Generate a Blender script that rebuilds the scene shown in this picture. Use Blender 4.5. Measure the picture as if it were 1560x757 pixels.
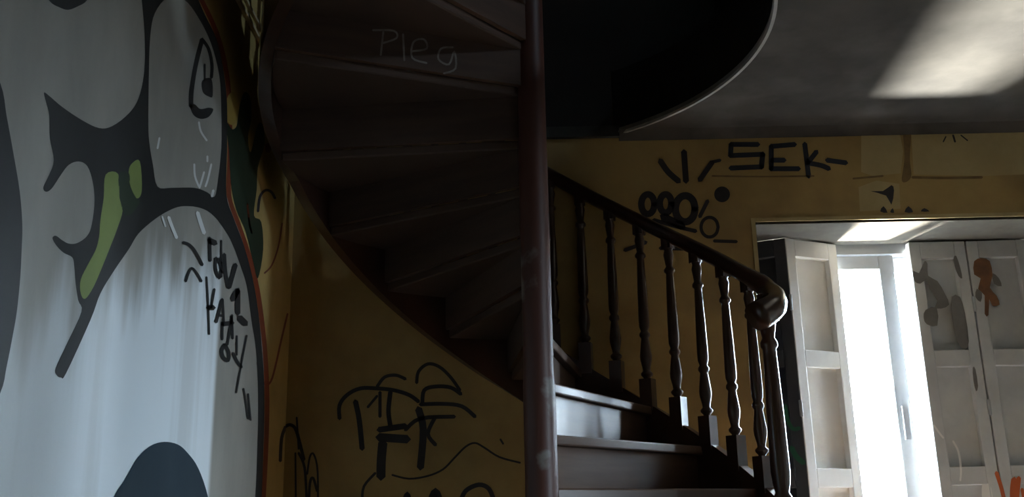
import bpy, bmesh, math, random
from mathutils import Vector, Matrix
from mathutils.geometry import tessellate_polygon
random.seed(7)
SC = bpy.context.scene
COL = SC.collection
for o in list(bpy.data.objects):
    bpy.data.objects.remove(o)

# ------------------------------------------------------------------ camera
CZ = 0.89
PITCH, ROLL, FPX = math.radians(15.61), math.radians(1.22), 1543.0
F = Vector((0, math.cos(PITCH), math.sin(PITCH)))
R0, U0 = Vector((1, 0, 0)), Vector((0, -math.sin(PITCH), math.cos(PITCH)))
CR = R0*math.cos(ROLL) - U0*math.sin(ROLL)
CU = U0*math.cos(ROLL) + R0*math.sin(ROLL)
CAMP = Vector((0, 0, CZ))
cam = bpy.data.cameras.new('camera')
cam.sensor_width = 36.0
cam.lens = 36.0*FPX/1560.0
cam.clip_start = 0.05
camo = bpy.data.objects.new('camera', cam)
COL.objects.link(camo)
camo.matrix_world = Matrix(((CR.x, CU.x, -F.x, CAMP.x), (CR.y, CU.y, -F.y, CAMP.y), (CR.z, CU.z, -F.z, CAMP.z), (0, 0, 0, 1)))
SC.camera = camo

# ------------------------------------------------------------------ view, world, daylight
SC.view_settings.view_transform = 'Standard'
SC.view_settings.look = 'None'
SC.view_settings.gamma = 1.0
SC.view_settings.use_curve_mapping = False
SC.view_settings.exposure = 0.0
SC.cycles.use_denoising = True
SC.cycles.max_bounces = 10
SC.cycles.diffuse_bounces = 5
SC.cycles.glossy_bounces = 4
SC.cycles.transparent_max_bounces = 12
SC.cycles.caustics_reflective = False
SC.cycles.caustics_refractive = False
SC.cycles.sample_clamp_indirect = 40.0

SKY_STRENGTH = 122.0
wd = bpy.data.worlds.new('overcast_sky')
SC.world = wd
wd.use_nodes = True
nt = wd.node_tree
nt.nodes.clear()
n_out = nt.nodes.new('ShaderNodeOutputWorld')
n_bg = nt.nodes.new('ShaderNodeBackground')
n_tc = nt.nodes.new('ShaderNodeTexCoord')
n_sx = nt.nodes.new('ShaderNodeSeparateXYZ')
n_mr = nt.nodes.new('ShaderNodeMapRange')
n_mr.inputs['From Min'].default_value = -0.10
n_mr.inputs['From Max'].default_value = 0.06
n_rp = nt.nodes.new('ShaderNodeValToRGB')
n_rp.color_ramp.elements[0].color = (0.03, 0.033, 0.036, 1)     # the ground outside
n_rp.color_ramp.elements[1].color = (0.70, 0.86, 1.0, 1)      # bright hazy sky
nt.links.new(n_tc.outputs['Generated'], n_sx.inputs[0])
nt.links.new(n_sx.outputs['Z'], n_mr.inputs['Value'])
nt.links.new(n_mr.outputs[0], n_rp.inputs[0])
nt.links.new(n_rp.outputs[0], n_bg.inputs['Color'])
n_bg.inputs['Strength'].default_value = SKY_STRENGTH
nt.links.new(n_bg.outputs[0], n_out.inputs[0])


def lamp(name, kind, loc, look, energy, color=(1, 1, 1), **kw):
    l = bpy.data.lights.new(name, kind)
    l.energy = energy
    l.color = color
    for k, v in kw.items():
        setattr(l, k, v)
    o = bpy.data.objects.new(name, l)
    COL.objects.link(o)
    o.location = loc
    o.rotation_euler = (Vector(look) - Vector(loc)).to_track_quat('-Z', 'Y').to_euler()
    return o


# sky portals in the far window and the added unseen windows
def portal(name, loc, look, sx, sy):
    o = lamp(name, 'AREA', loc, look, 1.0, shape='RECTANGLE', size=sx, size_y=sy)
    o.data.cycles.is_portal = True
    return o


portal('portal_far_window', (1.71, 4.80, 1.1), (1.71, 0, 1.1), 1.56, 2.2)
portal('portal_added_side_window', (5.85, 0.30, 1.60), (0, 0.30, 1.60), 1.10, 1.20)
portal('portal_added_upper_window', (3.28, 1.38, 4.325), (0, 1.38, 4.325), 0.36, 0.45)
# sunlight thrown back up into the room by the pale balcony outside the far window
lamp('balcony_sun_bounce', 'SPOT', (1.40, 5.95, 0.10), (1.72, 4.4, 2.1), 7000.0, (1.0, 0.92, 0.79),
     spot_size=math.radians(60), spot_blend=0.3, shadow_soft_size=0.20)
# high sun falling steeply through the far window onto the floor below the frame
lamp('sun', 'SUN', (2.2, 8.0, 6.0), (1.72, 4.0, 0.0), 190.0, (1.0, 0.95, 0.86), angle=math.radians(0.6))

# ------------------------------------------------------------------ helpers


def ray(x, y):
    return F + CR*((x-780)/FPX) + CU*((378.5-y)/FPX)


def on_plane(x, y, p0, n):
    d = ray(x, y)
    t = (Vector(p0)-CAMP).dot(n)/d.dot(n)
    return CAMP + d*t


def mk(name, verts, faces, mat, parent=None, smooth=False):
    me = bpy.data.meshes.new(name)
    me.from_pydata([tuple(v) for v in verts], [], faces)
    me.update()
    if smooth:
        for p in me.polygons:
            p.use_smooth = True
    o = bpy.data.objects.new(name, me)
    COL.objects.link(o)
    if mat:
        me.materials.append(mat)
    if parent:
        o.parent = parent
        o.matrix_parent_inverse = parent.matrix_world.inverted()
    return o


def tag(o, label=None, cat=None, group=None, kind=None):
    if label: o['label'] = label
    if cat: o['category'] = cat
    if group: o['group'] = group
    if kind: o['kind'] = kind
    return o


def empty(name, loc=(0, 0, 0)):
    o = bpy.data.objects.new(name, None)
    COL.objects.link(o)
    o.location = loc
    o.empty_display_size = 0.1
    bpy.context.view_layer.update()
    return o


class MB:
    def __init__(s):
        s.v, s.f = [], []

    def add(s, vs, fs):
        b = len(s.v)
        s.v += [Vector(v) for v in vs]
        s.f += [tuple(i+b for i in f) for f in fs]
        return s

    def box(s, x0, x1, y0, y1, z0, z1):
        return s.add([(x0, y0, z0), (x1, y0, z0), (x1, y1, z0), (x0, y1, z0), (x0, y0, z1), (x1, y0, z1), (x1, y1, z1), (x0, y1, z1)],
                     [(0, 3, 2, 1), (4, 5, 6, 7), (0, 1, 5, 4), (1, 2, 6, 5), (2, 3, 7, 6), (3, 0, 4, 7)])

    def lathe(s, prof, n=12, at=(0, 0, 0)):
        vs, fs = [], []
        for (r, z) in prof:
            for i in range(n):
                a = 2*math.pi*i/n
                vs.append((at[0]+r*math.cos(a), at[1]+r*math.sin(a), at[2]+z))
        m = len(prof)
        for j in range(m-1):
            for i in range(n):
                fs.append((j*n+i, j*n+(i+1) % n, (j+1)*n+(i+1) % n, (j+1)*n+i))
        fs.append(tuple(range(n-1, -1, -1)))
        fs.append(tuple((m-1)*n+i for i in range(n)))
        return s.add(vs, fs)

    def prism(s, poly, z0, z1):
        n = len(poly)
        vs = [(p[0], p[1], z0) for p in poly]+[(p[0], p[1], z1) for p in poly]
        fs = [tuple(range(n-1, -1, -1)), tuple(range(n, 2*n))]
        fs += [(i, (i+1) % n, n+(i+1) % n, n+i) for i in range(n)]
        return s.add(vs, fs)

    def sweep(s, pts, sect, upv=Vector((0, 0, 1)), scale=None):
        """sweep a closed 2-D section (side, up) along pts"""
        m = len(sect)
        vs, fs = [], []
        for i, p in enumerate(pts):
            a = pts[max(i-1, 0)]; b = pts[min(i+1, len(pts)-1)]
            t = (b-a).normalized()
            side = t.cross(upv).normalized()
            up = side.cross(t).normalized()
            for (u, w) in sect:
                q = scale(i) if scale else 1.0
                vs.append(p+side*u*q+up*w*q)
        for i in range(len(pts)-1):
            for j in range(m):
                fs.append((i*m+j, i*m+(j+1) % m, (i+1)*m+(j+1) % m, (i+1)*m+j))
        fs.append(tuple(range(m-1, -1, -1)))
        fs.append(tuple((len(pts)-1)*m+j for j in range(m)))
        return s.add(vs, fs)

    def build(s, name, mat, parent=None, smooth=False, fix=True):
        o = mk(name, s.v, s.f, mat, parent, smooth)
        if fix:
            bm = bmesh.new(); bm.from_mesh(o.data)
            bmesh.ops.recalc_face_normals(bm, faces=bm.faces)
            bm.to_mesh(o.data); bm.free()
        return o


def bevel(o, w=0.004, seg=2):
    m = o.modifiers.new('bevel', 'BEVEL')
    m.width = w; m.segments = seg; m.limit_method = 'ANGLE'
    return o


MATS = {}


def mat(name, c1, c2=None, scale=4.0, rough=0.7, bump=0.0, stretch=(1, 1, 1), lo=0.35, hi=0.65, detail=6.0, spec=0.5, coat=0.0, coatr=0.12, c3=None, scale3=1.2, lo3=0.5, hi3=0.65):
    m = bpy.data.materials.new(name)
    m.use_nodes = True
    N = m.node_tree.nodes; L = m.node_tree.links
    b = N['Principled BSDF']
    b.inputs['Roughness'].default_value = rough
    b.inputs['Specular IOR Level'].default_value = spec
    if coat:
        b.inputs['Coat Weight'].default_value = coat
        b.inputs['Coat Roughness'].default_value = coatr
    if c2 is None:
        b.inputs['Base Color'].default_value = (*c1, 1)
    else:
        tc = N.new('ShaderNodeTexCoord')
        mp = N.new('ShaderNodeMapping'); mp.inputs['Scale'].default_value = stretch
        nz = N.new('ShaderNodeTexNoise'); nz.inputs['Scale'].default_value = scale; nz.inputs['Detail'].default_value = detail
        nz.inputs['Roughness'].default_value = 0.6
        mr = N.new('ShaderNodeMapRange'); mr.inputs['From Min'].default_value = lo; mr.inputs['From Max'].default_value = hi
        mx = N.new('ShaderNodeMix'); mx.data_type = 'RGBA'
        mx.inputs['A'].default_value = (*c1, 1); mx.inputs['B'].default_value = (*c2, 1)
        L.new(tc.outputs['Object'], mp.inputs['Vector']); L.new(mp.outputs[0], nz.inputs['Vector'])
        L.new(nz.outputs['Fac'], mr.inputs['Value']); L.new(mr.outputs[0], mx.inputs['Factor'])
        out = mx.outputs['Result']
        if c3 is not None:
            n3 = N.new('ShaderNodeTexNoise'); n3.inputs['Scale'].default_value = scale3; n3.inputs['Detail'].default_value = 5
            m3 = N.new('ShaderNodeMapRange'); m3.inputs['From Min'].default_value = lo3; m3.inputs['From Max'].default_value = hi3
            x3 = N.new('ShaderNodeMix'); x3.data_type = 'RGBA'; x3.inputs['B'].default_value = (*c3, 1)
            L.new(tc.outputs['Object'], n3.inputs['Vector']); L.new(n3.outputs['Fac'], m3.inputs['Value'])
            L.new(m3.outputs[0], x3.inputs['Factor']); L.new(out, x3.inputs['A'])
            out = x3.outputs['Result']
        L.new(out, b.inputs['Base Color'])
        if bump:
            bp = N.new('ShaderNodeBump'); bp.inputs['Strength'].default_value = bump; bp.inputs['Distance'].default_value = 0.01
            L.new(nz.outputs['Fac'], bp.inputs['Height']); L.new(bp.outputs[0], b.inputs['Normal'])
    MATS[name] = m
    return m


OCHRE = mat('ochre_plaster', (0.52, 0.375, 0.15), (0.40, 0.28, 0.11), 3.0, 0.85, 0.25, c3=(0.27, 0.19, 0.10), scale3=1.6, lo3=0.55, hi3=0.75)
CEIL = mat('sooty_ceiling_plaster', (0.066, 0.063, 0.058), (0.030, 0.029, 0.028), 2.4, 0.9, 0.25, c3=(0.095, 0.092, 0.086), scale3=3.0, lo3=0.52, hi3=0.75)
DARKPL = mat('shade_dark_plaster', (0.026, 0.022, 0.02), (0.016, 0.014, 0.013), 3.0, 0.9)  # darkness of the unlit storey above put into the plaster colour
WOOD = mat('varnished_dark_wood', (0.075, 0.033, 0.02), (0.04, 0.018, 0.012), 5.0, 0.3, 0.05, (1, 1, 0.12), coat=1.0)
RISERW = mat('varnished_riser_wood', (0.15, 0.08, 0.05), (0.09, 0.046, 0.03), 5.0, 0.40, 0.03, (0.25, 0.25, 3), spec=0.55)
UNDERW = mat('raw_underside_wood', (0.085, 0.048, 0.032), (0.055, 0.03, 0.021), 5.0, 0.75, 0.1, (0.4, 0.4, 3))
POSTW = mat('worn_red_post_paint', (0.10, 0.032, 0.02), (0.06, 0.022, 0.016), 4.0, 0.5, 0.15, (1, 1, 0.2), c3=(0.20, 0.17, 0.15), scale3=5.0, lo3=0.60, hi3=0.66)
SHUT = mat('chipped_white_shutter_paint', (0.60, 0.62, 0.63), (0.50, 0.52, 0.54), 6.0, 0.5, 0.1)
LITW = mat('lit_white_shutter_paint', (0.88, 0.87, 0.85), (0.80, 0.79, 0.77), 6.0, 0.45, 0.05)  # brighter shutter white, the window light on this leaf put into the colour
SHADEW = mat('shaded_shutter_paint', (0.055, 0.06, 0.075), (0.04, 0.044, 0.055), 5.0, 0.6, 0.1)  # shade of the leaf turned from the window, put into the colour
SASH = mat('grey_white_window_paint', (0.40, 0.42, 0.44), (0.33, 0.35, 0.37), 7.0, 0.5)
FLOORM = mat('dusty_wood_floor', (0.24, 0.17, 0.115), (0.16, 0.11, 0.075), 4.0, 0.7, 0.1, (1, 0.1, 1))
STONE = mat('pale_sill_stone', (0.62, 0.60, 0.55), (0.52, 0.50, 0.46), 8.0, 0.8, 0.1)
SIDEW = mat('whitewashed_plaster', (0.42, 0.40, 0.36), (0.34, 0.32, 0.29), 2.5, 0.9)
TRIM = mat('tan_moulding', (0.78, 0.64, 0.42), (0.66, 0.52, 0.32), 6.0, 0.6)

GLASS = bpy.data.materials.new('window_glass')
GLASS.use_nodes = True
gN, gL = GLASS.node_tree.nodes, GLASS.node_tree.links
gN.remove(gN['Principled BSDF'])
g_t = gN.new('ShaderNodeBsdfTransparent'); g_t.inputs[0].default_value = (0.93, 0.95, 0.96, 1)
g_g = gN.new('ShaderNodeBsdfGlossy'); g_g.inputs['Roughness'].default_value = 0.05
g_m = gN.new('ShaderNodeMixShader')
g_m.inputs[0].default_value = 0.06; gL.new(g_t.outputs[0], g_m.inputs[1]); gL.new(g_g.outputs[0], g_m.inputs[2])
gL.new(g_m.outputs[0], gN['Material Output'].inputs[0])

# paints
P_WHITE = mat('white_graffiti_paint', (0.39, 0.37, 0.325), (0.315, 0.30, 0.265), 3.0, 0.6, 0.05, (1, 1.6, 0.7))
def roller_paint_and_light(m):
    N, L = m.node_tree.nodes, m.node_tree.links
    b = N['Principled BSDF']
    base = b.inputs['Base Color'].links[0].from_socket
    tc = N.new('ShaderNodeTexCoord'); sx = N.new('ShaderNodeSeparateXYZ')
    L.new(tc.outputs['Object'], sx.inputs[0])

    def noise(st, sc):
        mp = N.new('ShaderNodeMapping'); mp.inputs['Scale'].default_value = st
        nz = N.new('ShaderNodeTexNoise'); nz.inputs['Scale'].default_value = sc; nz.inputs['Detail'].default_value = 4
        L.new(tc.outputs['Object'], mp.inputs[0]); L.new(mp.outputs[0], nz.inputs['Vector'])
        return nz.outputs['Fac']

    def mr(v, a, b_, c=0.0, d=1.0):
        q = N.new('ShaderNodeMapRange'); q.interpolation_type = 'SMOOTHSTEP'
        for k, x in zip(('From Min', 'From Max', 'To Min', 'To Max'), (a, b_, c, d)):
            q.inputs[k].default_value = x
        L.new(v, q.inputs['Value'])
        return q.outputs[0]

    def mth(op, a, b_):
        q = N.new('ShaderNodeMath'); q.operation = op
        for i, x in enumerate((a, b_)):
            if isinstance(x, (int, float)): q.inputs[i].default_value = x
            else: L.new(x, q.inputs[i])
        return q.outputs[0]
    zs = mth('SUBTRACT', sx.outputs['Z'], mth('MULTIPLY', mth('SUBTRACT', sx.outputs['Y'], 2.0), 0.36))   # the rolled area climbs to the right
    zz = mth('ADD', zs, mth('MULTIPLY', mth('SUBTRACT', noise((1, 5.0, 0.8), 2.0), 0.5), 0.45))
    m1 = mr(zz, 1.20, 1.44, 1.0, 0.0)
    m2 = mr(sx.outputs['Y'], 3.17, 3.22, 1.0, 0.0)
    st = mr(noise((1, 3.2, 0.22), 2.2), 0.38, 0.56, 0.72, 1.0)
    m3 = mr(sx.outputs['Y'], 1.85, 2.45, 0.45, 1.0)  # rolled paint weakened leftward, putting the light's falloff into the colour
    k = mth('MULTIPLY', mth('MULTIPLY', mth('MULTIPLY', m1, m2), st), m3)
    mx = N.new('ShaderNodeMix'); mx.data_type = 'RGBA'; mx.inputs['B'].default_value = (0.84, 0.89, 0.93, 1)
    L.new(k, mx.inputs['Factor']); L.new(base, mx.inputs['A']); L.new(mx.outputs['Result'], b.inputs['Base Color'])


roller_paint_and_light(P_WHITE)
P_BRIGHT = mat('fresh_white_drips', (0.80, 0.80, 0.79))
P_BLACK = mat('black_graffiti_paint', (0.022, 0.022, 0.022), (0.03, 0.03, 0.03), 4.0, 0.6)
P_BLUE = mat('slate_blue_graffiti_paint', (0.028, 0.045, 0.062), (0.04, 0.06, 0.078), 4.0, 0.6)
P_LGREEN = mat('light_green_graffiti_paint', (0.24, 0.30, 0.085), (0.20, 0.25, 0.08), 5.0, 0.6)
P_DGREEN = mat('dark_green_graffiti_paint', (0.02, 0.034, 0.02), (0.028, 0.044, 0.024), 5.0, 0.6)
P_RED = mat('red_orange_graffiti_paint', (0.28, 0.05, 0.018), (0.20, 0.045, 0.018), 6.0, 0.6)
P_TAG = mat('dark_tag_spray', (0.028, 0.026, 0.032), (0.04, 0.036, 0.04), 8.0, 0.7)
P_SEK = mat('navy_tag_spray', (0.022, 0.028, 0.045), (0.03, 0.035, 0.05), 8.0, 0.7)
P_CHALK = mat('faded_white_chalk', (0.26, 0.24, 0.22), (0.14, 0.11, 0.09), 20.0, 0.8)
P_STAIN = mat('brown_water_stain', (0.19, 0.12, 0.055), (0.28, 0.19, 0.08), 14.0, 0.85)
P_PALE = mat('pale_patched_plaster', (0.60, 0.49, 0.25), (0.50, 0.40, 0.20), 5.0, 0.85)
P_GREYP = mat('grey_bare_patch', (0.15, 0.145, 0.145), (0.20, 0.195, 0.19), 10.0, 0.8)
P_RUST = mat('rusty_orange_patch', (0.24, 0.11, 0.05), (0.14, 0.07, 0.04), 16.0, 0.8)
P_ORANGE = mat('orange_tag_spray', (0.55, 0.12, 0.03), (0.45, 0.10, 0.03), 8.0, 0.7)
P_GREENT = mat('green_tag_spray', (0.02, 0.12, 0.065), (0.025, 0.14, 0.075), 8.0, 0.7)


def smooth(pts, closed=True, n=4):
    out = []
    m = len(pts)
    rng = range(m) if closed else range(m-1)
    for i in rng:
        if closed:
            p0, p1, p2, p3 = pts[i-1], pts[i], pts[(i+1) % m], pts[(i+2) % m]
        else:
            p0, p1, p2, p3 = pts[max(i-1, 0)], pts[i], pts[i+1], pts[min(i+2, m-1)]
        for k in range(n):
            t = k/n
            out.append(tuple(0.5*((2*p1[a])+(-p0[a]+p2[a])*t+(2*p0[a]-5*p1[a]+4*p2[a]-p3[a])*t*t+(-p0[a]+3*p1[a]-3*p2[a]+p3[a])*t**3) for a in (0, 1)))
    if not closed:
        out.append(pts[-1])
    return out


class Surface:
    """a painted face of the room: photo pixels -> points on that plane"""

    def __init__(s, parent, p0, n):
        s.parent, s.p0, s.n = parent, Vector(p0), Vector(n).normalized()

    def pt(s, x, y, layer):
        return on_plane(x, y, s.p0+s.n*(0.0007*layer), s.n)

    def paint(s, name, material, polys=(), strokes=(), layer=1, n=4):
        vs, fs = [], []
        for poly in polys:
            pp = smooth(poly, True, n) if n > 1 else poly
            b = len(vs)
            w = [s.pt(x, y, layer) for x, y in pp]
            tris = tessellate_polygon([[Vector((x, y, 0)) for x, y in pp]])
            vs += w
            fs += [tuple(i+b for i in t) for t in tris]
        for st in strokes:
            wdt, pts = st[0], st[1]
            pp = smooth(pts, False, 4) if len(pts) > 2 else pts
            b = len(vs)
            L, Rr = [], []
            for i, (x, y) in enumerate(pp):
                a = pp[max(i-1, 0)]; c = pp[min(i+1, len(pp)-1)]
                dx, dy = c[0]-a[0], c[1]-a[1]
                l = math.hypot(dx, dy) or 1
                nx, ny = -dy/l*wdt/2, dx/l*wdt/2
                L.append((x+nx, y+ny)); Rr.append((x-nx, y-ny))
            # round-ish ends
            def cap(i, j):
                x, y = pp[i]; dx, dy = x-pp[j][0], y-pp[j][1]
                l = math.hypot(dx, dy) or 1
                return (x+dx/l*wdt*0.45, y+dy/l*wdt*0.45)
            ring = [cap(0, 1)]+L+[cap(-1, -2)]+Rr[::-1]
            m = len(pp)
            vs += [s.pt(x, y, layer) for x, y in ring]
            fs.append((b, b+1, b+2*m+1))
            for i in range(m-1):
                fs.append((b+1+i, b+2+i, b+2*m-i, b+2*m+1-i))
            fs.append((b+m, b+m+1, b+m+2))
        o = mk(name, vs, fs, material, s.parent)
        # face the room
        bm = bmesh.new(); bm.from_mesh(o.data)
        for f_ in bm.faces:
            f_.normal_update()
            if f_.normal.dot(s.n) < 0:
                f_.normal_flip()
        bm.to_mesh(o.data); bm.free()
        return o


# ------------------------------------------------------------------ the room shell
XL, XR, YN, YF, HC, HT = -0.95, 3.00, -1.60, 4.22, 2.59, 5.20
UPF = 2.89
tag(MB().box(XL-.3, XR+.3, YN-.3, YF, -0.2, 0).build('floor', FLOORM), kind='structure')
OCHREL = mat('yellow_ochre_plaster', (0.66, 0.49, 0.19), (0.52, 0.38, 0.14), 3.0, 0.85, 0.25)
wall_left = tag(MB().box(XL-.3, XL, YN-.3, YF+.53, 0, HT).build('wall_left', OCHREL), kind='structure')
tag(MB().box(XL, XR+.3, YN-.3, YN, 0, HT).build('wall_near', SIDEW), kind='structure')
# right wall with an unseen doorway added to light the left wall
DY0, DY1, DZ = 0.96, 1.80, 2.12
UZ0, UZ1, UY0, UY1 = 4.10, 4.55, 1.20, 1.56          # an added, unseen window of the storey above, over the doorway
tag(MB().box(XR, XR+.25, YN, DY0, 0, HT).box(XR, XR+.25, DY1, YF+.53, 0, HT)
    .box(XR, XR+.25, DY0, DY1, DZ, UZ0).box(XR, XR+.25, DY0, DY1, UZ1, HT).box(XR, XR+.25, DY0, UY0, UZ0, UZ1).box(XR, XR+.25, UY1, DY1, UZ0, UZ1).build('wall_right', SIDEW), kind='structure')
# added unseen side room, its end window lighting the left wall
SX = 5.50
WY0, WY1, WZ0, WZ1 = -0.25, 0.85, 1.00, 2.20
tag(MB().box(XR+.25, SX+.3, YN-.3, 3.0, -0.2, 0).build('floor_added_side_room', FLOORM), kind='structure')
tag(MB().box(XR+.25, SX+.3, YN-.3, 3.0, HC, HC+.2).build('ceiling_added_side_room', SIDEW), kind='structure')
tag(MB().box(XR+.25, SX, 2.8, 3.0, 0, HC).box(XR+.3, SX, YN-.3, YN-.1, 0, HC)
    .box(SX, SX+.3, YN-.3, WY0, 0, HC).box(SX, SX+.3, WY1, 3.0, 0, HC).box(SX, SX+.3, WY0, WY1, 0, WZ0).box(SX, SX+.3, WY0, WY1, WZ1, HC)
    .build('wall_added_side_room', SIDEW), kind='structure')
# far wall: a front skin with the opening and a back skin with a wider rebate
OX0, OX1, OZ = 1.06, 2.50, 2.165
YM, YB = 4.45, 4.75
BX0, BX1 = 0.95, 2.52
wf = MB()
wf.box(XL, OX0, YF, YM, 0, HT).box(OX1, XR, YF, YM, 0, HT).box(OX0, OX1, YF, YM, OZ, HT)
wf.box(XL, BX0, YM, YB, 0, HT).box(BX1, XR, YM, YB, 0, HT).box(BX0, BX1, YM, YB, OZ, HT)
wall_far = tag(wf.build('wall_far', OCHRE), kind='structure')

# ceiling slab with the round stairwell opening cut by the two walls
HCX, HCY, HR = -0.209, 3.303, 1.139


def ceiling_slab(name, z0, z1, material, hr):
    dx = math.sqrt(hr**2-(YF-HCY)**2); dy = math.sqrt(hr**2-(XL-HCX)**2)
    a0 = math.atan2(YF-HCY, dx); a1 = math.atan2(-dy, XL-HCX)
    n = 72
    arc = [(HCX+hr*math.cos(a0+(a1-a0)*i/n), HCY+hr*math.sin(a0+(a1-a0)*i/n)) for i in range(n+1)]
    poly = arc+[(XL, YN), (XR, YN), (XR, YF)]
    tris = tessellate_polygon([[Vector((x, y, 0)) for x, y in poly]])
    m = len(poly)
    vs = [(x, y, z0) for x, y in poly]+[(x, y, z1) for x, y in poly]
    fs = [tuple(t) for t in tris]+[tuple(i+m for i in t) for t in tris]+[(i, (i+1) % m, m+(i+1) % m, m+i) for i in range(m)]
    return MB().add(vs, fs).build(name, material), arc


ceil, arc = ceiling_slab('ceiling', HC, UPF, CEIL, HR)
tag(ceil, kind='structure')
# plaster lip round the stairwell opening
lip = MB()
lip.sweep([Vector((x, y, HC)) for x, y in arc], [(-0.006, -0.010), (0.006, -0.010), (0.010, 0.0), (0.006, 0.02), (-0.006, 0.02)])
tag(lip.build('trim_1', mat('plaster_lip', (0.42, 0.42, 0.42), (0.34, 0.34, 0.34), 8.0, 0.8), smooth=False), kind='structure')
# dark fascia lining of the opening
fas = MB()
nA = len(arc)
fas.add([(x*0.996+HCX*0.004, y*0.996+HCY*0.004, HC+.02) for x, y in arc]+[(x*0.996+HCX*0.004, y*0.996+HCY*0.004, UPF) for x, y in arc],
        [(i, i+1, nA+i+1, nA+i) for i in range(nA-1)])
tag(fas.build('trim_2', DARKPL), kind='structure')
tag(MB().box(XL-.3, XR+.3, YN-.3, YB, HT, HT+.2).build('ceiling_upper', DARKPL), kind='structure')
# upper storey lining, its unlit darkness put into the colour (the storey above the round opening)
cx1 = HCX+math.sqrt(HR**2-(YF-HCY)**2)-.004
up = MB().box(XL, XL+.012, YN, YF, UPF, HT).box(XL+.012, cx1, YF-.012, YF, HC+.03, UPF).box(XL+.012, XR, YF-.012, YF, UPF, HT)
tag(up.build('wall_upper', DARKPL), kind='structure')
# cove between ceiling and far wall, right of the opening
cv = MB()
cx0 = HCX+math.sqrt(HR**2-(YF-HCY)**2)+.02
cv.add([(cx0, YF, HC-.035), (XR, YF, HC-.035), (XR, YF-.05, HC), (cx0, YF-.05, HC), (cx0, YF, HC), (XR, YF, HC)],
       [(0, 1, 2, 3), (3, 2, 5, 4), (0, 4, 5, 1), (0, 3, 4), (1, 5, 2)])
tag(cv.build('trim_3', CEIL), kind='structure')
# plaster ledge at the far wall under the stairwell opening
tag(MB().box(XL+.0, cx0, YF-.025, YF, HC-.02, HC+.03).build('trim_4', CEIL), kind='structure')
# two-bead moulding on the left wall at the upper floor line
zb = 2.71
tag(MB().box(XL, XL+.014, 2.2, YF, zb-.008, zb+.006).box(XL, XL+.010, 2.2, YF, zb+.05, zb+.062).build('trim_5', TRIM), kind='structure')
# pale edge bead round the window opening
tag(MB().box(OX0-.018, OX0, YF-.004, YF+.02, 0, OZ+.018).box(OX0, OX1, YF-.004, YF+.02, OZ, OZ+.018).build('trim_6', P_PALE), kind='structure')

# pale plaster lining of the window recess
REVEAL = mat('grimy_reveal_plaster', (0.14, 0.13, 0.11), (0.09, 0.083, 0.072), 6.0, 0.85)
tag(MB().box(OX0, OX1, YF+.02, YM, OZ-.006, OZ).box(BX0, BX1, YM, 4.60, OZ-.006, OZ).box(OX1-.006, OX1, YF+.02, YM, 0, OZ-.006).box(OX0, OX0+.006, YF+.02, YM, 0, OZ-.006).build('trim_8', REVEAL), kind='structure')

# ------------------------------------------------------------------ far window: frame, sashes, glass
win = empty('window_1', (1.735, 4.64, 0))
tag(win, kind='structure')
FZ1 = 2.135
MB().box(BX0, BX1, 4.60, 4.70, FZ1-.025, OZ).box(BX0, 1.0, 4.60, 4.70, 0.04, FZ1).box(2.47, BX1, 4.60, 4.70, 0.04, FZ1).box(BX0, BX1, 4.60, 4.74, 0, 0.04).build('window_frame', SASH, win)


def sash(x0, x1, sl, sr, y0, y1):
    z0, z1 = 0.05, 2.105
    o = MB().box(x0, x0+sl, y0, y1, z0, z1).box(x1-sr, x1, y0, y1, z0, z1).box(x0+sl, x1-sr, y0, y1, z1-.065, z1).box(x0+sl, x1-sr, y0, y1, z0, z0+.55).build('sash', SASH, win)
    bevel(o, .004)
    ym = (y0+y1)/2
    MB().box(x0+sl, x1-sr, ym-.002, ym+.002, z0+.55, z1-.065).build('pane', GLASS, o)
    return o


s1 = sash(1.005, 1.79, .07, .07, 4.61, 4.65)
s2 = sash(1.775, 2.465, .03, .07, 4.655, 4.695)
MB().box(1.742, 1.768, 4.595, 4.61, 1.25, 1.40).build('bolt', SASH, s1)
tag(MB().box(BX0-.1, BX1+.1, 4.75, 5.0, -0.12, 0.02).build('window_sill', STONE), kind='structure')

# added window of the side room, out of view, lighting the left wall
w2 = empty('window_added_side', (SX+.15, (WY0+WY1)/2, WZ0))
tag(w2, kind='structure')
fr = MB().box(SX+.12, SX+.18, WY0, WY0+.04, WZ0, WZ1).box(SX+.12, SX+.18, WY1-.04, WY1, WZ0, WZ1).box(SX+.12, SX+.18, WY0, WY1, WZ0, WZ0+.04).box(SX+.12, SX+.18, WY0, WY1, WZ1-.04, WZ1)
fr.build('window_frame', SASH, w2)
MB().box(SX+.148, SX+.152, WY0+.04, WY1-.04, WZ0+.04, WZ1-.04).build('pane', GLASS, w2)

# added window of the upper storey, out of view, lighting ledge and stair underside
w3 = empty('window_added_upper', (XR+.12, (UY0+UY1)/2, UZ0))
tag(w3, kind='structure')
fr = MB().box(XR+.10, XR+.15, UY0, UY0+.025, UZ0, UZ1).box(XR+.10, XR+.15, UY1-.025, UY1, UZ0, UZ1).box(XR+.10, XR+.15, UY0+.025, UY1-.025, UZ0, UZ0+.025).box(XR+.10, XR+.15, UY0+.025, UY1-.025, UZ1-.025, UZ1)
fr.build('window_frame', SASH, w3)
MB().box(XR+.123, XR+.127, UY0+.025, UY1-.025, UZ0+.025, UZ1-.025).build('pane', GLASS, w3)

# ------------------------------------------------------------------ folding shutters
PANELS = [(1.64, 2.07), (1.125, 1.565), (0.60, 1.045), (0.10, 0.52)]


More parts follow.
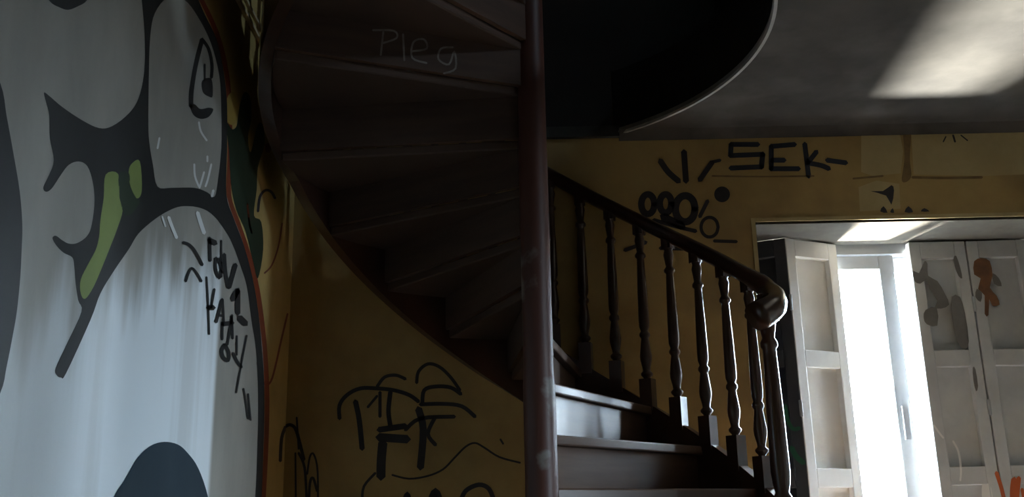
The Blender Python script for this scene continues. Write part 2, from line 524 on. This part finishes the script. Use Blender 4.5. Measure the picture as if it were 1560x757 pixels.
def leaf(parent, name, P, Q, m=0.052, paint=None, z0=0.03, z1=2.15, th=0.042, label=None):
    """shutter leaf from hinge point P to Q (plan), front face on the left of P->Q... towards the room"""
    paint = paint or SHUT
    P, Q = Vector((*P, 0)), Vector((*Q, 0))
    ax = (Q-P).normalized(); w = (Q-P).length
    nr = Vector((ax.y, -ax.x, 0))      # towards the room when P is left of Q
    M = Matrix(((ax.x, -nr.x, 0, P.x), (ax.y, -nr.y, 0, P.y), (0, 0, 1, 0), (0, 0, 0, 1)))
    b = MB()
    b.box(0, m, 0, th, z0, z1).box(w-m, w, 0, th, z0, z1)
    zs = [z0]+[v for p in reversed(PANELS) for v in p]+[z1]
    for i in range(0, len(zs), 2):
        b.box(m, w-m, 0, th, zs[i], zs[i+1])
    b.v = [M @ v for v in b.v]
    o = b.build(name, paint, parent)
    bevel(o, .003)
    if label: o['label'] = label
    for (a, c) in PANELS:
        pb = MB()
        pb.box(m-.004, w-m+.004, .030, .040, a-.004, c+.004)
        pb.v = [M @ v for v in pb.v]
        pb.build('panel', paint, o)
    return o, M, w


sl = tag(empty('folding_shutter', (1.0, 4.56, 0)), 'half-open white folding shutter bent into the room left of the bright window', 'shutter')
RIDGE = (1.239, 4.429)
lB, MBm, wB = leaf(sl, 'shutter_leaf', (0.975, 4.555), RIDGE, paint=SHADEW, label='shaded dark leaf with green spray marks')
lA, MAm, wA = leaf(sl, 'shutter_leaf', (RIDGE[0]+.003, RIDGE[1]+.001), (1.512, 4.56), paint=LITW, label='lit white leaf')
sr_ = tag(empty('folding_shutter', (2.40, 4.56, 0)), 'closed grey folding shutter with peeling and orange patches right of the bright window', 'shutter')
lC, MCm, wC = leaf(sr_, 'shutter_leaf', (1.846, 4.545), (2.108, 4.55), label='leaf with grey bare patches')
lD, MDm, wD = leaf(sr_, 'shutter_leaf', (2.115, 4.55), (2.395, 4.545), label='leaf with a rusty orange patch')
for (lf, M_, xx) in ((lB, MBm, wB), (lC, MCm, wC)):
    for z in (0.35, 1.38, 1.85):
        h = MB().lathe([(.007, -.035), (.008, -.03), (.008, .03), (.007, .035)], 8, (xx+.002, -.004, z))
        h.v = [M_ @ v for v in h.v]
        h.build('hinge', SASH, lf)
# dark backing strip added so the joint of the closed leaves reads dark
MB().box(2.075, 2.15, 4.596, 4.600, .04, 2.14).build('dark_backing_strip', P_TAG, lC)
# hidden right-hand remainder of the window bay
tag(MB().box(2.40, 2.52, 4.50, 4.56, 0, OZ).build('trim_7', SHUT), kind='structure')

# ------------------------------------------------------------------ the winding stair
SCX, SCY, SR = 0.079, 3.31, 0.9156
RISE, TH1, DTH, Z1 = 0.17, 30.64, 16.13, 1.02
stair = tag(empty('winding_staircase', (SCX, SCY, 0)), 'dark wooden winding staircase turning round a tall red-brown post', 'staircase')


def rad(th): return math.radians(th)


UPPER = {3: 60.4, 5: 95.6, 6: 112.5, 7: 130.5, 8: 150.0, 9: 175.0, 10: 202.5, 11: 230.0, 12: 256.0, 13: 272.0}


def step_th(k): return UPPER.get(k, TH1+DTH*(k-1))


def hz(th): return Z1+RISE*(th-TH1)/DTH


def hel(th, r, off): return Vector((SCX+r*math.cos(rad(th)), SCY+r*math.sin(rad(th)), hz(th)+off))


K0, K1 = -4, 12
TT = 0.034
RO = SR-0.018
riser_objs = {}
for k in range(K0, K1+1):
    th = step_th(k); z = Z1+RISE*(k-1)+(0.02 if k >= 9 else 0.0); dth = step_th(k+1)-th
    d = Vector((math.cos(rad(th)), math.sin(rad(th)), 0)); back = Vector((d.y, -d.x, 0))   # towards the step below
    ri, ro = 0.04, RO
    c = Vector((SCX, SCY, 0))
    # tread: nosing line pushed out, rear edge under the next riser
    poly = [c+d*ri+back*.028, c+d*ro+back*.028]
    for j in range(1, 6):
        t2 = th+(dth+0.3)*j/5
        poly.append(c+Vector((math.cos(rad(t2)), math.sin(rad(t2)), 0))*ro)
    d2 = Vector((math.cos(rad(th+dth+0.3)), math.sin(rad(th+dth+0.3)), 0))
    poly.append(c+d2*ri)
    t = MB().prism([(p.x, p.y) for p in poly], z-TT, z).build('tread', RISERW, stair)
    bevel(t, .006)
    # riser board
    zlow = Z1+RISE*(k-2)+(0.02 if k-1 >= 9 else 0.0)
    q = [c+d*ri, c+d*ro, c+d*ro-back*.02, c+d*ri-back*.02]
    r_ = MB().prism([(p.x, p.y) for p in q], zlow, z-TT).build('riser', RISERW, stair)
    r_.data.materials.append(UNDERW)
    for pl in r_.data.polygons:
        if pl.normal.dot(back) < -0.5:
            pl.material_index = 1
    t.data.materials.append(UNDERW)
    for pl in t.data.polygons:
        nb_ = Vector((d2.y, -d2.x, 0))
        if pl.normal.z < -0.5 or pl.normal.dot(nb_) < -0.8:
            pl.material_index = 1
    riser_objs[k] = (r_, d, back, z)

# newel: tall central post with chamfered faces
pp = [(0.050, 0), (0.058, 0.0), (0.058, 1.30), (0.050, 1.36), (0.050, 4.3)]
pm = MB().lathe([(0.060, 0), (0.060, 0.30), (0.053, 0.36), (0.053, 1.34), (0.050, 1.40), (0.050, UPF+1.1), (0.06, UPF+1.12), (0.06, UPF+1.2), (0.02, UPF+1.24)], 20, (SCX, SCY, 0))
pm.build('centre_post', POSTW, stair, smooth=True).modifiers.new('e', 'EDGE_SPLIT').split_angle = 0.6

# outer string
TS0, TS1 = TH1+DTH*(K0-1)-4, 240.0
st = MB()
n = 160
vs, fs = [], []
for i in range(n+1):
    th = TS0+(TS1-TS0)*i/n
    kk = max(j for j in range(K0-1, K1+1) if step_th(j) <= th)
    fr_ = (th-step_th(kk))/(step_th(kk+1)-step_th(kk))
    zt, zb2 = hz(th)+.05, max(min(hz(th)-.271, Z1+RISE*(kk-1+fr_)-.15), 0.0)
    zt = max(zt, zb2+.05)
    for r, z in ((SR-.02, zb2), (SR+.022, zb2), (SR+.022, zt), (SR-.02, zt)):
        vs.append((SCX+r*math.cos(rad(th)), SCY+r*math.sin(rad(th)), z))
for i in range(n):
    for j in range(4):
        fs.append((4*i+j, 4*i+(j+1) % 4, 4*i+4+(j+1) % 4, 4*i+4+j))
fs.append((3, 2, 1, 0)); fs.append(tuple(4*n+j for j in range(4)))
st.add(vs, fs).build('outer_string', WOOD, stair)

# balusters
BH = 0.745
prof = [(.011, .095), (.012, .10), (.0195, .11), (.0205, .118), (.0125, .128), (.0135, .14), (.0195, .172), (.0205, .19), (.0165, .23), (.0125, .262), (.0185, .272), (.0185, .282), (.0125, .292),
        (.0175, .31), (.0185, .34), (.0165, .46), (.0130, .585), (.0122, .60), (.0185, .608), (.0185, .618), (.0115, .630), (.0150, .66), (.0175, .68), (.0135, .70), (.019, .708), (.019, BH+.01)]
prof = [(a*1.22, b) for a, b in prof]
b0 = MB().lathe(prof, 12)
b0.box(-.026, .026, -.026, .026, -.035, .095).box(-.021, .021, -.021, .021, .705, BH+.012)
bal0 = b0.build('baluster', WOOD, stair, smooth=False)
for p in bal0.data.polygons:
    p.use_smooth = len(p.vertices) == 4 and abs(p.normal.z) < .98 and p.area < .002
bal_th = [27.7+8.065*i for i in range(0, 26)]
first = True
for th in bal_th:
    if th > TS1-3: break
    o = bal0 if first else bal0.copy()
    if not first:
        COL.objects.link(o); o.parent = stair
    first = False
    p = hel(th, SR, .05)
    o.matrix_parent_inverse = stair.matrix_world.inverted()
    o.location = p
    o.rotation_euler = (0, 0, rad(th))

# starting newel under the scroll
NX, NY = 0.915, 3.60
nb = MB().lathe([(.034, 0), (.034, .80), (.030, .90), (.024, .95), (.033, .965), (.033, .985), (.024, 1.0), (.030, 1.03), (.034, 1.07), (.031, 1.25), (.024, 1.48), (.0235, 1.50), (.031, 1.51), (.031, 1.525), (.022, 1.54), (.029, 1.58), (.031, 1.60), (.024, 1.63), (.030, 1.64), (.030, 1.70)], 16, (NX, NY, 0))
nb.build('newel_post', WOOD, stair, smooth=True)

# handrail: helix with a scroll that drops and hooks inward at the bottom
pts = [Vector((0.835, 3.405, 1.575)), Vector((0.872, 3.425, 1.598)), Vector((0.905, 3.462, 1.622)), Vector((0.928, 3.515, 1.650)), Vector((0.940, 3.575, 1.685)), Vector((0.938, 3.63, 1.716))]
for th in range(23, int(TS1), 3):
    pts.append(hel(th, SR, .05+BH+.018))
fine = []
for i in range(len(pts)-1):
    p0, p1, p2, p3 = pts[max(i-1, 0)], pts[i], pts[i+1], pts[min(i+2, len(pts)-1)]
    for k in range(3):
        t = k/3
        fine.append(0.5*((2*p1)+(-p0+p2)*t+(2*p0-5*p1+4*p2-p3)*t*t+(-p0+3*p1-3*p2+p3)*t**3))
fine.append(pts[-1])
sect = [(-.026, -.014), (-.030, .004), (-.025, .022), (-.012, .032), (.012, .032), (.025, .022), (.030, .004), (.026, -.014), (.016, -.024), (-.016, -.024)]
MB().sweep(fine, sect, scale=lambda i: 1.0+0.75*max(0.0, 1-i/26.0)**1.2).build('handrail', WOOD, stair, smooth=True)

# ------------------------------------------------------------------ graffiti on the left wall
LW = Surface(wall_left, (XL, 0, 0), (1, 0, 0))
OUT_IN = [(326, 329), (346, 356), (355, 374), (365, 401), (376, 436), (383, 488), (390, 534), (393, 600), (392, 677), (386, 790), (364, 960), (330, 1120)]
OUT_OUT = [(342, 1130), (374, 960), (396, 790), (401, 690), (403, 600), (399, 530), (393, 470), (384, 420), (372, 375), (356, 332), (345, 297), (346, 230), (346, 160), (341, 110), (330, 60), (311, 20), (292, -20), (250, -75), (180, -115)]
fig = [(-60, -140), (60, -155), (180, -115), (250, -75), (292, -20), (311, 20), (330, 60), (341, 110), (346, 160), (346, 230), (345, 297), (372, 375), (393, 470), (403, 600), (396, 790), (374, 960), (340, 1125), (150, 1160), (-60, 1150)]
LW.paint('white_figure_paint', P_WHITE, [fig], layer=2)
LW.paint('red_halo_paint', P_RED, strokes=[(7, [(302, -10), (330, 50), (345, 110), (350, 170), (350, 240), (349, 298), (362, 338), (378, 385), (390, 430), (398, 480), (404, 540), (407, 610), (405, 690), (400, 780)])], layer=1)
black_big = [(190, -85), (206, -50), (213, -20), (219, 30), (221, 75), (219, 115), (211, 150), (196, 173), (171, 192), (151, 195), (125, 183), (95, 163), (75, 146), (67, 141), (70, 155), (75, 176), (76, 211), (82, 244), (75, 266), (66, 285), (70, 292), (79, 287), (93, 266), (105, 251),
             (120, 246), (133, 253), (141, 276), (144, 306), (140, 341), (133, 359), (118, 370), (105, 371), (95, 366), (85, 359), (80, 363), (86, 374), (97, 385), (110, 392), (113, 405), (115, 430), (119, 457), (124, 475), (102, 523), (85, 560), (86, 571), (93, 575), (101, 568),
             (138, 487), (153, 447), (174, 412), (196, 380), (211, 356), (236, 334), (261, 319), (281, 314), (306, 317)]+OUT_IN+OUT_OUT
LW.paint('black_outline_paint', P_BLACK, [black_big, [(-40, 40), (0, 125), (10, 176), (20, 231), (30, 291), (34, 342), (33, 380), (31, 421), (26, 472), (20, 508), (10, 559), (0, 600), (-40, 680)],
                                         [(66, -20), (76, 2), (90, 11), (104, 15), (120, 9), (132, 1), (142, -20)]], layer=3)
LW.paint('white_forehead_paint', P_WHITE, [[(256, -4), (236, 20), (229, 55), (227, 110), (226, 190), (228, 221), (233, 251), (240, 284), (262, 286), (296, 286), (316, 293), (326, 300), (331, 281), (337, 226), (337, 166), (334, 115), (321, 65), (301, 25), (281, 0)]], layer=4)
LW.paint('light_green_paint', P_LGREEN, [[(161, 266), (180, 265), (182, 301), (187, 320), (178, 350), (168, 376), (158, 401), (143, 436), (130, 455), (123, 447), (123, 426), (135, 401), (146, 380), (151, 360), (153, 335), (158, 301)], [(201, 249), (213, 246), (216, 290), (208, 302), (198, 281), (196, 261)]], layer=4)
LW.paint('dark_green_paint', P_DGREEN, [[(181, 266), (196, 263), (199, 284), (208, 302), (213, 308), (200, 326), (189, 326), (183, 302)]], layer=4)
LW.paint('eye_paint', P_BLACK, [[(289, 158), (297, 159), (305, 166), (318, 164), (325, 167), (318, 178), (305, 181), (294, 174)], [(308, 123), (322, 120), (324, 146), (318, 147), (309, 140)]],
         strokes=[(7, [(308, 60), (299, 95), (292, 136), (291, 162)]), (5, [(309, 61), (318, 75), (323, 98), (322, 118)]), (3, [(312, 98), (312, 124)])], layer=5)
LW.paint('slate_dome_paint', P_BLUE, [[(110, 960), (145, 830), (174, 757), (189, 733), (210, 697), (230, 679), (250, 673), (271, 677), (286, 690), (302, 713), (317, 757), (330, 830), (338, 950), (220, 985)]], layer=5)
LW.paint('white_drips', P_BRIGHT, strokes=[(3, [(296, 250), (297, 268), (303, 284)]), (3, [(311, 262), (307, 276), (304, 286)]), (3, [(322, 250), (317, 272), (313, 284)]), (4, [(325, 290), (323, 299)]), (3, [(316, 238), (316, 246)]),
         (5, [(257, 331), (262, 345), (269, 362)]), (3, [(247, 330), (252, 345)]), (6, [(301, 324), (306, 340), (311, 355)]), (3, [(303, 186), (306, 200), (315, 214)]), (3, [(243, 210), (240, 226)])], layer=5)
c5 = lambda l: [(250+x/3.786, 340+y/3.786) for x, y in l]
txt = [(5, c5([(110, 112), (140, 122), (170, 150), (200, 200), (220, 240)])), (4, c5([(125, 335), (140, 290), (160, 260), (190, 290), (215, 335)])),
       (5, c5([(263, 85), (266, 215)])), (9, c5([(262, 100), (295, 115)])), (3, c5([(330, 100), (330, 310)])), (5, c5([(300, 200), (296, 260), (318, 315), (330, 250), (310, 205)])),
       (6, c5([(347, 180), (352, 270), (370, 370)])), (7, c5([(412, 240), (395, 300), (375, 370)])), (9, c5([(395, 440), (425, 385)])), (8, c5([(425, 390), (425, 520)])), (10, c5([(435, 545), (470, 580)])),
       (3, c5([(245, 310), (255, 480), (260, 640)])), (4, c5([(290, 380), (270, 490)])), (8, c5([(255, 487), (285, 487)])), (5, c5([(335, 440), (300, 570)])), (4, c5([(337, 440), (345, 590)])), (4, c5([(310, 530), (342, 535)])),
       (4, c5([(336, 570), (335, 670)])), (4, c5([(392, 530), (365, 700)])), (7, c5([(338, 582), (395, 575)])), (4, c5([(391, 540), (395, 665)])),
       (6, c5([(350, 700), (332, 735), (342, 775), (368, 790), (372, 745), (350, 702)])), (3, c5([(420, 650), (420, 760)])), (3, [(376, 511), (368, 552), (360, 598)]), (5, [(355, 538), (362, 552), (368, 559)]), (3, [(371, 592), (375, 615), (378, 638)]), (3, [(378, 600), (382, 640)])]
LW.paint('scrawled_lettering', P_BLACK, strokes=txt, layer=6)
LW.paint('dark_leaf_paint', P_DGREEN, [[(345, 188), (354, 197), (361, 190), (365, 162), (372, 141), (381, 148), (383, 180), (378, 208), (382, 232), (392, 192), (400, 190), (403, 220), (393, 255), (391, 290), (387, 328), (398, 338), (401, 380), (393, 424), (386, 400), (374, 352), (360, 320), (352, 280), (349, 230)]], layer=2)
LW.paint('yellow_flash_paint', mat('yellow_graffiti_paint', (0.52, 0.37, 0.09), (0.44, 0.31, 0.09), 6.0, 0.6), [[(346, 150), (356, 140), (362, 160), (359, 186), (352, 190), (346, 182)]], layer=2)
LW.paint('red_scribble', P_RED, [[(405, 219), (413, 220), (412, 231), (405, 231)]], strokes=[(3, [(392, 552), (397, 574), (405, 586), (413, 580), (420, 556), (428, 520), (438, 478)]), (3, [(377, 310), (380, 340), (384, 355)]), (2.5, [(403, 416), (414, 404), (424, 376), (430, 340)])], layer=2)
LW.paint('black_scribble', P_TAG, strokes=[(4, [(393, 322), (396, 300), (404, 290), (413, 292), (419, 302)]), (5, [(427, 702), (429, 668), (435, 650)]), (3, [(436, 668), (440, 690), (441, 800)])], layer=2)

# ------------------------------------------------------------------ graffiti and stains on the far wall
FW = Surface(wall_far, (0, YF, 0), (0, -1, 0))
FW.paint('black_scribble', P_TAG, strokes=[(5, [(434, 650), (442, 647), (450, 653), (456, 672), (463, 700)]), (3, [(452, 636), (455, 684)]), (3, [(450, 690), (451, 800)]), (4, [(455, 690), (464, 712), (467, 757)]), (3, [(468, 722), (472, 696), (478, 692), (484, 720), (484, 800)]), (4, [(470, 780), (472, 737), (477, 728), (483, 748)])], layer=1)
c7 = lambda l: [(480+x/3.489, 540+y/3.489) for x, y in l]
tg = [(6, [(130, 340), (130, 270), (170, 215), (240, 180), (330, 180), (420, 190), (500, 215), (550, 250)]), (5, [(330, 170), (370, 120), (430, 110), (480, 130)]), (5, [(540, 150), (550, 90), (600, 50), (660, 65), (720, 120), (770, 190)]),
      (6, [(570, 260), (580, 190), (640, 170), (720, 175), (775, 210)]), (6, [(560, 265), (680, 262), (780, 275), (850, 330)]), (8, [(215, 250), (235, 350), (250, 500)]), (5, [(345, 200), (345, 330)]), (4, [(280, 280), (330, 220)]),
      (9, [(340, 400), (480, 380)]), (13, [(340, 440), (490, 450)]), (14, [(360, 470), (352, 560), (350, 650)]), (11, [(550, 290), (575, 400), (560, 600)]), (6, [(480, 400), (560, 340), (740, 330)]), (7, [(400, 200), (390, 300), (400, 380)]), (6, [(640, 330), (600, 420), (640, 480)]),
      (4, [(250, 780), (260, 700), (320, 630)]), (3, [(410, 640), (500, 660), (600, 645), (680, 610), (740, 550), (800, 490), (850, 470), (900, 495), (980, 545), (1090, 575)]),
      (7, [(470, 790), (490, 740), (505, 790)]), (10, [(610, 790), (640, 725), (668, 790)]), (7, [(770, 790), (800, 725), (870, 692), (925, 715), (955, 790)]), (3, [(985, 450), (1000, 475)])]
FW.paint('scrawled_tag', P_TAG, strokes=[(w, c7(p)) for w, p in tg], layer=1)
FW.paint('tag_lettering', P_SEK, strokes=[(7.5, [(1155, 220), (1113, 220)]), (7.5, [(1114, 219), (1113, 236)]), (7.5, [(1112, 237), (1162, 235)]), (8, [(1162, 234), (1160, 255)]), (7.5, [(1161, 254), (1113, 256)]),
         (7.5, [(1211, 220), (1175, 223)]), (7.5, [(1175, 222), (1175, 258)]), (7.5, [(1174, 257), (1217, 257)]), (7.5, [(1175, 244), (1195, 244)]),
         (7.5, [(1226, 219), (1229, 245), (1232, 269)]), (7.5, [(1244, 231), (1230, 249)]), (7.5, [(1230, 248), (1251, 252), (1263, 257)]), (7.5, [(1260, 244), (1289, 248)])], layer=2)
ell = lambda cx, cy, rx, ry: [(cx+rx*math.cos(2*math.pi*i/10), cy+ry*math.sin(2*math.pi*i/10)) for i in range(11)]
FW.paint('bubble_tag', P_TAG, [ell(1100, 296, 12, 12)[:-1]], strokes=[(9, [(1006, 245), (1018, 262), (1034, 276)]), (9, [(1042, 231), (1045, 276)]), (8, [(1085, 247), (1066, 274)]), (5, [(1084, 247), (1097, 244)]), (10, ell(987, 311, 10, 15)), (10, ell(1014, 310, 9, 14)), (11, ell(1044, 318, 15, 20)), (12, [(1010, 330), (1026, 338), (1040, 345)]),
         (6, [(1066, 330), (1072, 318), (1078, 306)]), (5, ell(1081, 346, 13, 15)), (6, [(952, 381), (966, 376), (984, 369)]), (6, [(1006, 378), (1050, 379)]), (5, [(1088, 367), (1122, 368)]), (6, [(996, 335), (1030, 345), (1060, 352)])], layer=2)
# patched plaster and stains above the window
FW.paint('pale_plaster_patch', P_PALE, [[(1312, 199), (1370, 199), (1376, 230), (1372, 264), (1330, 268), (1312, 262)], [(1388, 199), (1600, 196), (1600, 264), (1500, 268), (1392, 266)], [(1308, 285), (1335, 275), (1370, 280), (1372, 318), (1310, 322)]], layer=1, n=1)
FW.paint('water_stain', P_STAIN, [[(1376, 193), (1388, 193), (1386, 240), (1388, 270), (1374, 276), (1378, 240)]],
         strokes=[(4, [(1390, 270), (1440, 271), (1496, 270)]), (3, [(1300, 272), (1345, 268)]), (2.5, [(1085, 268), (1160, 269), (1240, 268)]), (3, [(1382, 190), (1440, 187)])], layer=2)
FW.paint('soot_marks', P_TAG, [[(1326, 291), (1345, 291), (1358, 282), (1362, 290), (1358, 312), (1350, 298)], [(1341, 322), (1346, 314), (1352, 324)], [(1356, 323), (1360, 317), (1362, 324)], [(1378, 323), (1384, 314), (1391, 323)], [(1403, 322), (1408, 317), (1416, 322)], [(1424, 195), (1432, 192), (1440, 196)], [(1494, 194), (1504, 189), (1512, 194)]],
         strokes=[(2, [(1437, 216), (1441, 208)]), (3, [(1452, 206), (1455, 216)]), (2, [(1464, 206), (1474, 214)])], layer=2, n=2)

# faded chalk lettering on the back of a high riser
r_, d_, bk_, z_ = riser_objs[10]
RS = Surface(r_, Vector((SCX, SCY, 0))-bk_*.0206, -bk_)
RS.paint('chalk_lettering', P_CHALK, strokes=[(3, [(568, 46), (600, 47), (604, 58), (582, 66)]), (3, [(584, 48), (580, 84)]), (3, [(614, 52), (616, 92)]), (3, [(628, 78), (650, 74), (646, 60), (630, 64), (628, 88), (650, 96)]), (3, [(690, 72), (672, 74), (668, 90), (684, 98), (692, 78), (694, 104), (676, 112)])], layer=1)

# ------------------------------------------------------------------ marks on the shutters


def leaf_surface(lf, M_, off):
    n = M_.to_3x3() @ Vector((0, -1, 0))
    return Surface(lf, M_.translation+n*off, n)


SB = leaf_surface(lB, MBm, .001)
for st_ in ((6, [(1196, 618), (1200, 640), (1208, 653), (1218, 652)]), (8, [(1206, 682), (1213, 695), (1224, 705)])):
    SB.paint('green_spray', P_GREENT, strokes=[st_], layer=1)
SCf = leaf_surface(lC, MCm, .001)
for pl_ in [[(1391, 412), (1400, 416), (1408, 398), (1413, 402), (1414, 420), (1428, 428), (1440, 448), (1446, 464), (1434, 470), (1424, 468), (1428, 458), (1416, 440), (1412, 426), (1402, 432), (1393, 428)], [(1410, 472), (1427, 468), (1428, 496), (1412, 494), (1407, 484)], [(1450, 452), (1462, 452), (1470, 476), (1476, 520), (1470, 532), (1458, 520), (1450, 480)]]:
    SCf.paint('bare_patch', P_GREYP, [pl_], layer=1, n=2)
SCf.paint('white_scratch', P_BRIGHT, strokes=[(3, [(1423, 648), (1430, 658), (1437, 667)]), (3, [(1452, 672), (1460, 688), (1464, 715), (1463, 732)])], layer=1)
for pl_ in [[(1453, 392), (1457, 390), (1463, 408), (1466, 424), (1460, 420), (1454, 404)], [(1482, 560), (1486, 562), (1490, 588), (1487, 596), (1483, 580)]]:
    SCf.paint('dark_chip', P_GREYP, [pl_], layer=2, n=2)
SD = leaf_surface(lD, MDm, .001)
SD.paint('rusty_patch', P_RUST, [[(1484, 398), (1496, 393), (1508, 398), (1512, 420), (1508, 438), (1518, 450), (1523, 464), (1512, 466), (1507, 456), (1506, 480), (1500, 478), (1500, 450), (1490, 440), (1494, 424), (1484, 418)]], layer=1, n=2)
for pl_ in [[(1512, 416), (1522, 424), (1526, 436), (1514, 432)], [(1488, 440), (1496, 446), (1494, 460), (1486, 452)]]:
    SD.paint('bare_patch', P_GREYP, [pl_], layer=1, n=2)
for st_ in [(6, [(1518, 720), (1526, 745), (1534, 780)]), (9, [(1545, 730), (1543, 750), (1544, 790)]), (7, [(1552, 728), (1549, 760)]), (5, [(1557, 745), (1562, 770)])]:
    SD.paint('orange_spray', P_ORANGE, strokes=[st_], layer=1)
SD.paint('white_blob', P_BRIGHT, [[(1496, 738), (1504, 736), (1510, 744), (1512, 770), (1498, 770)]], layer=1)
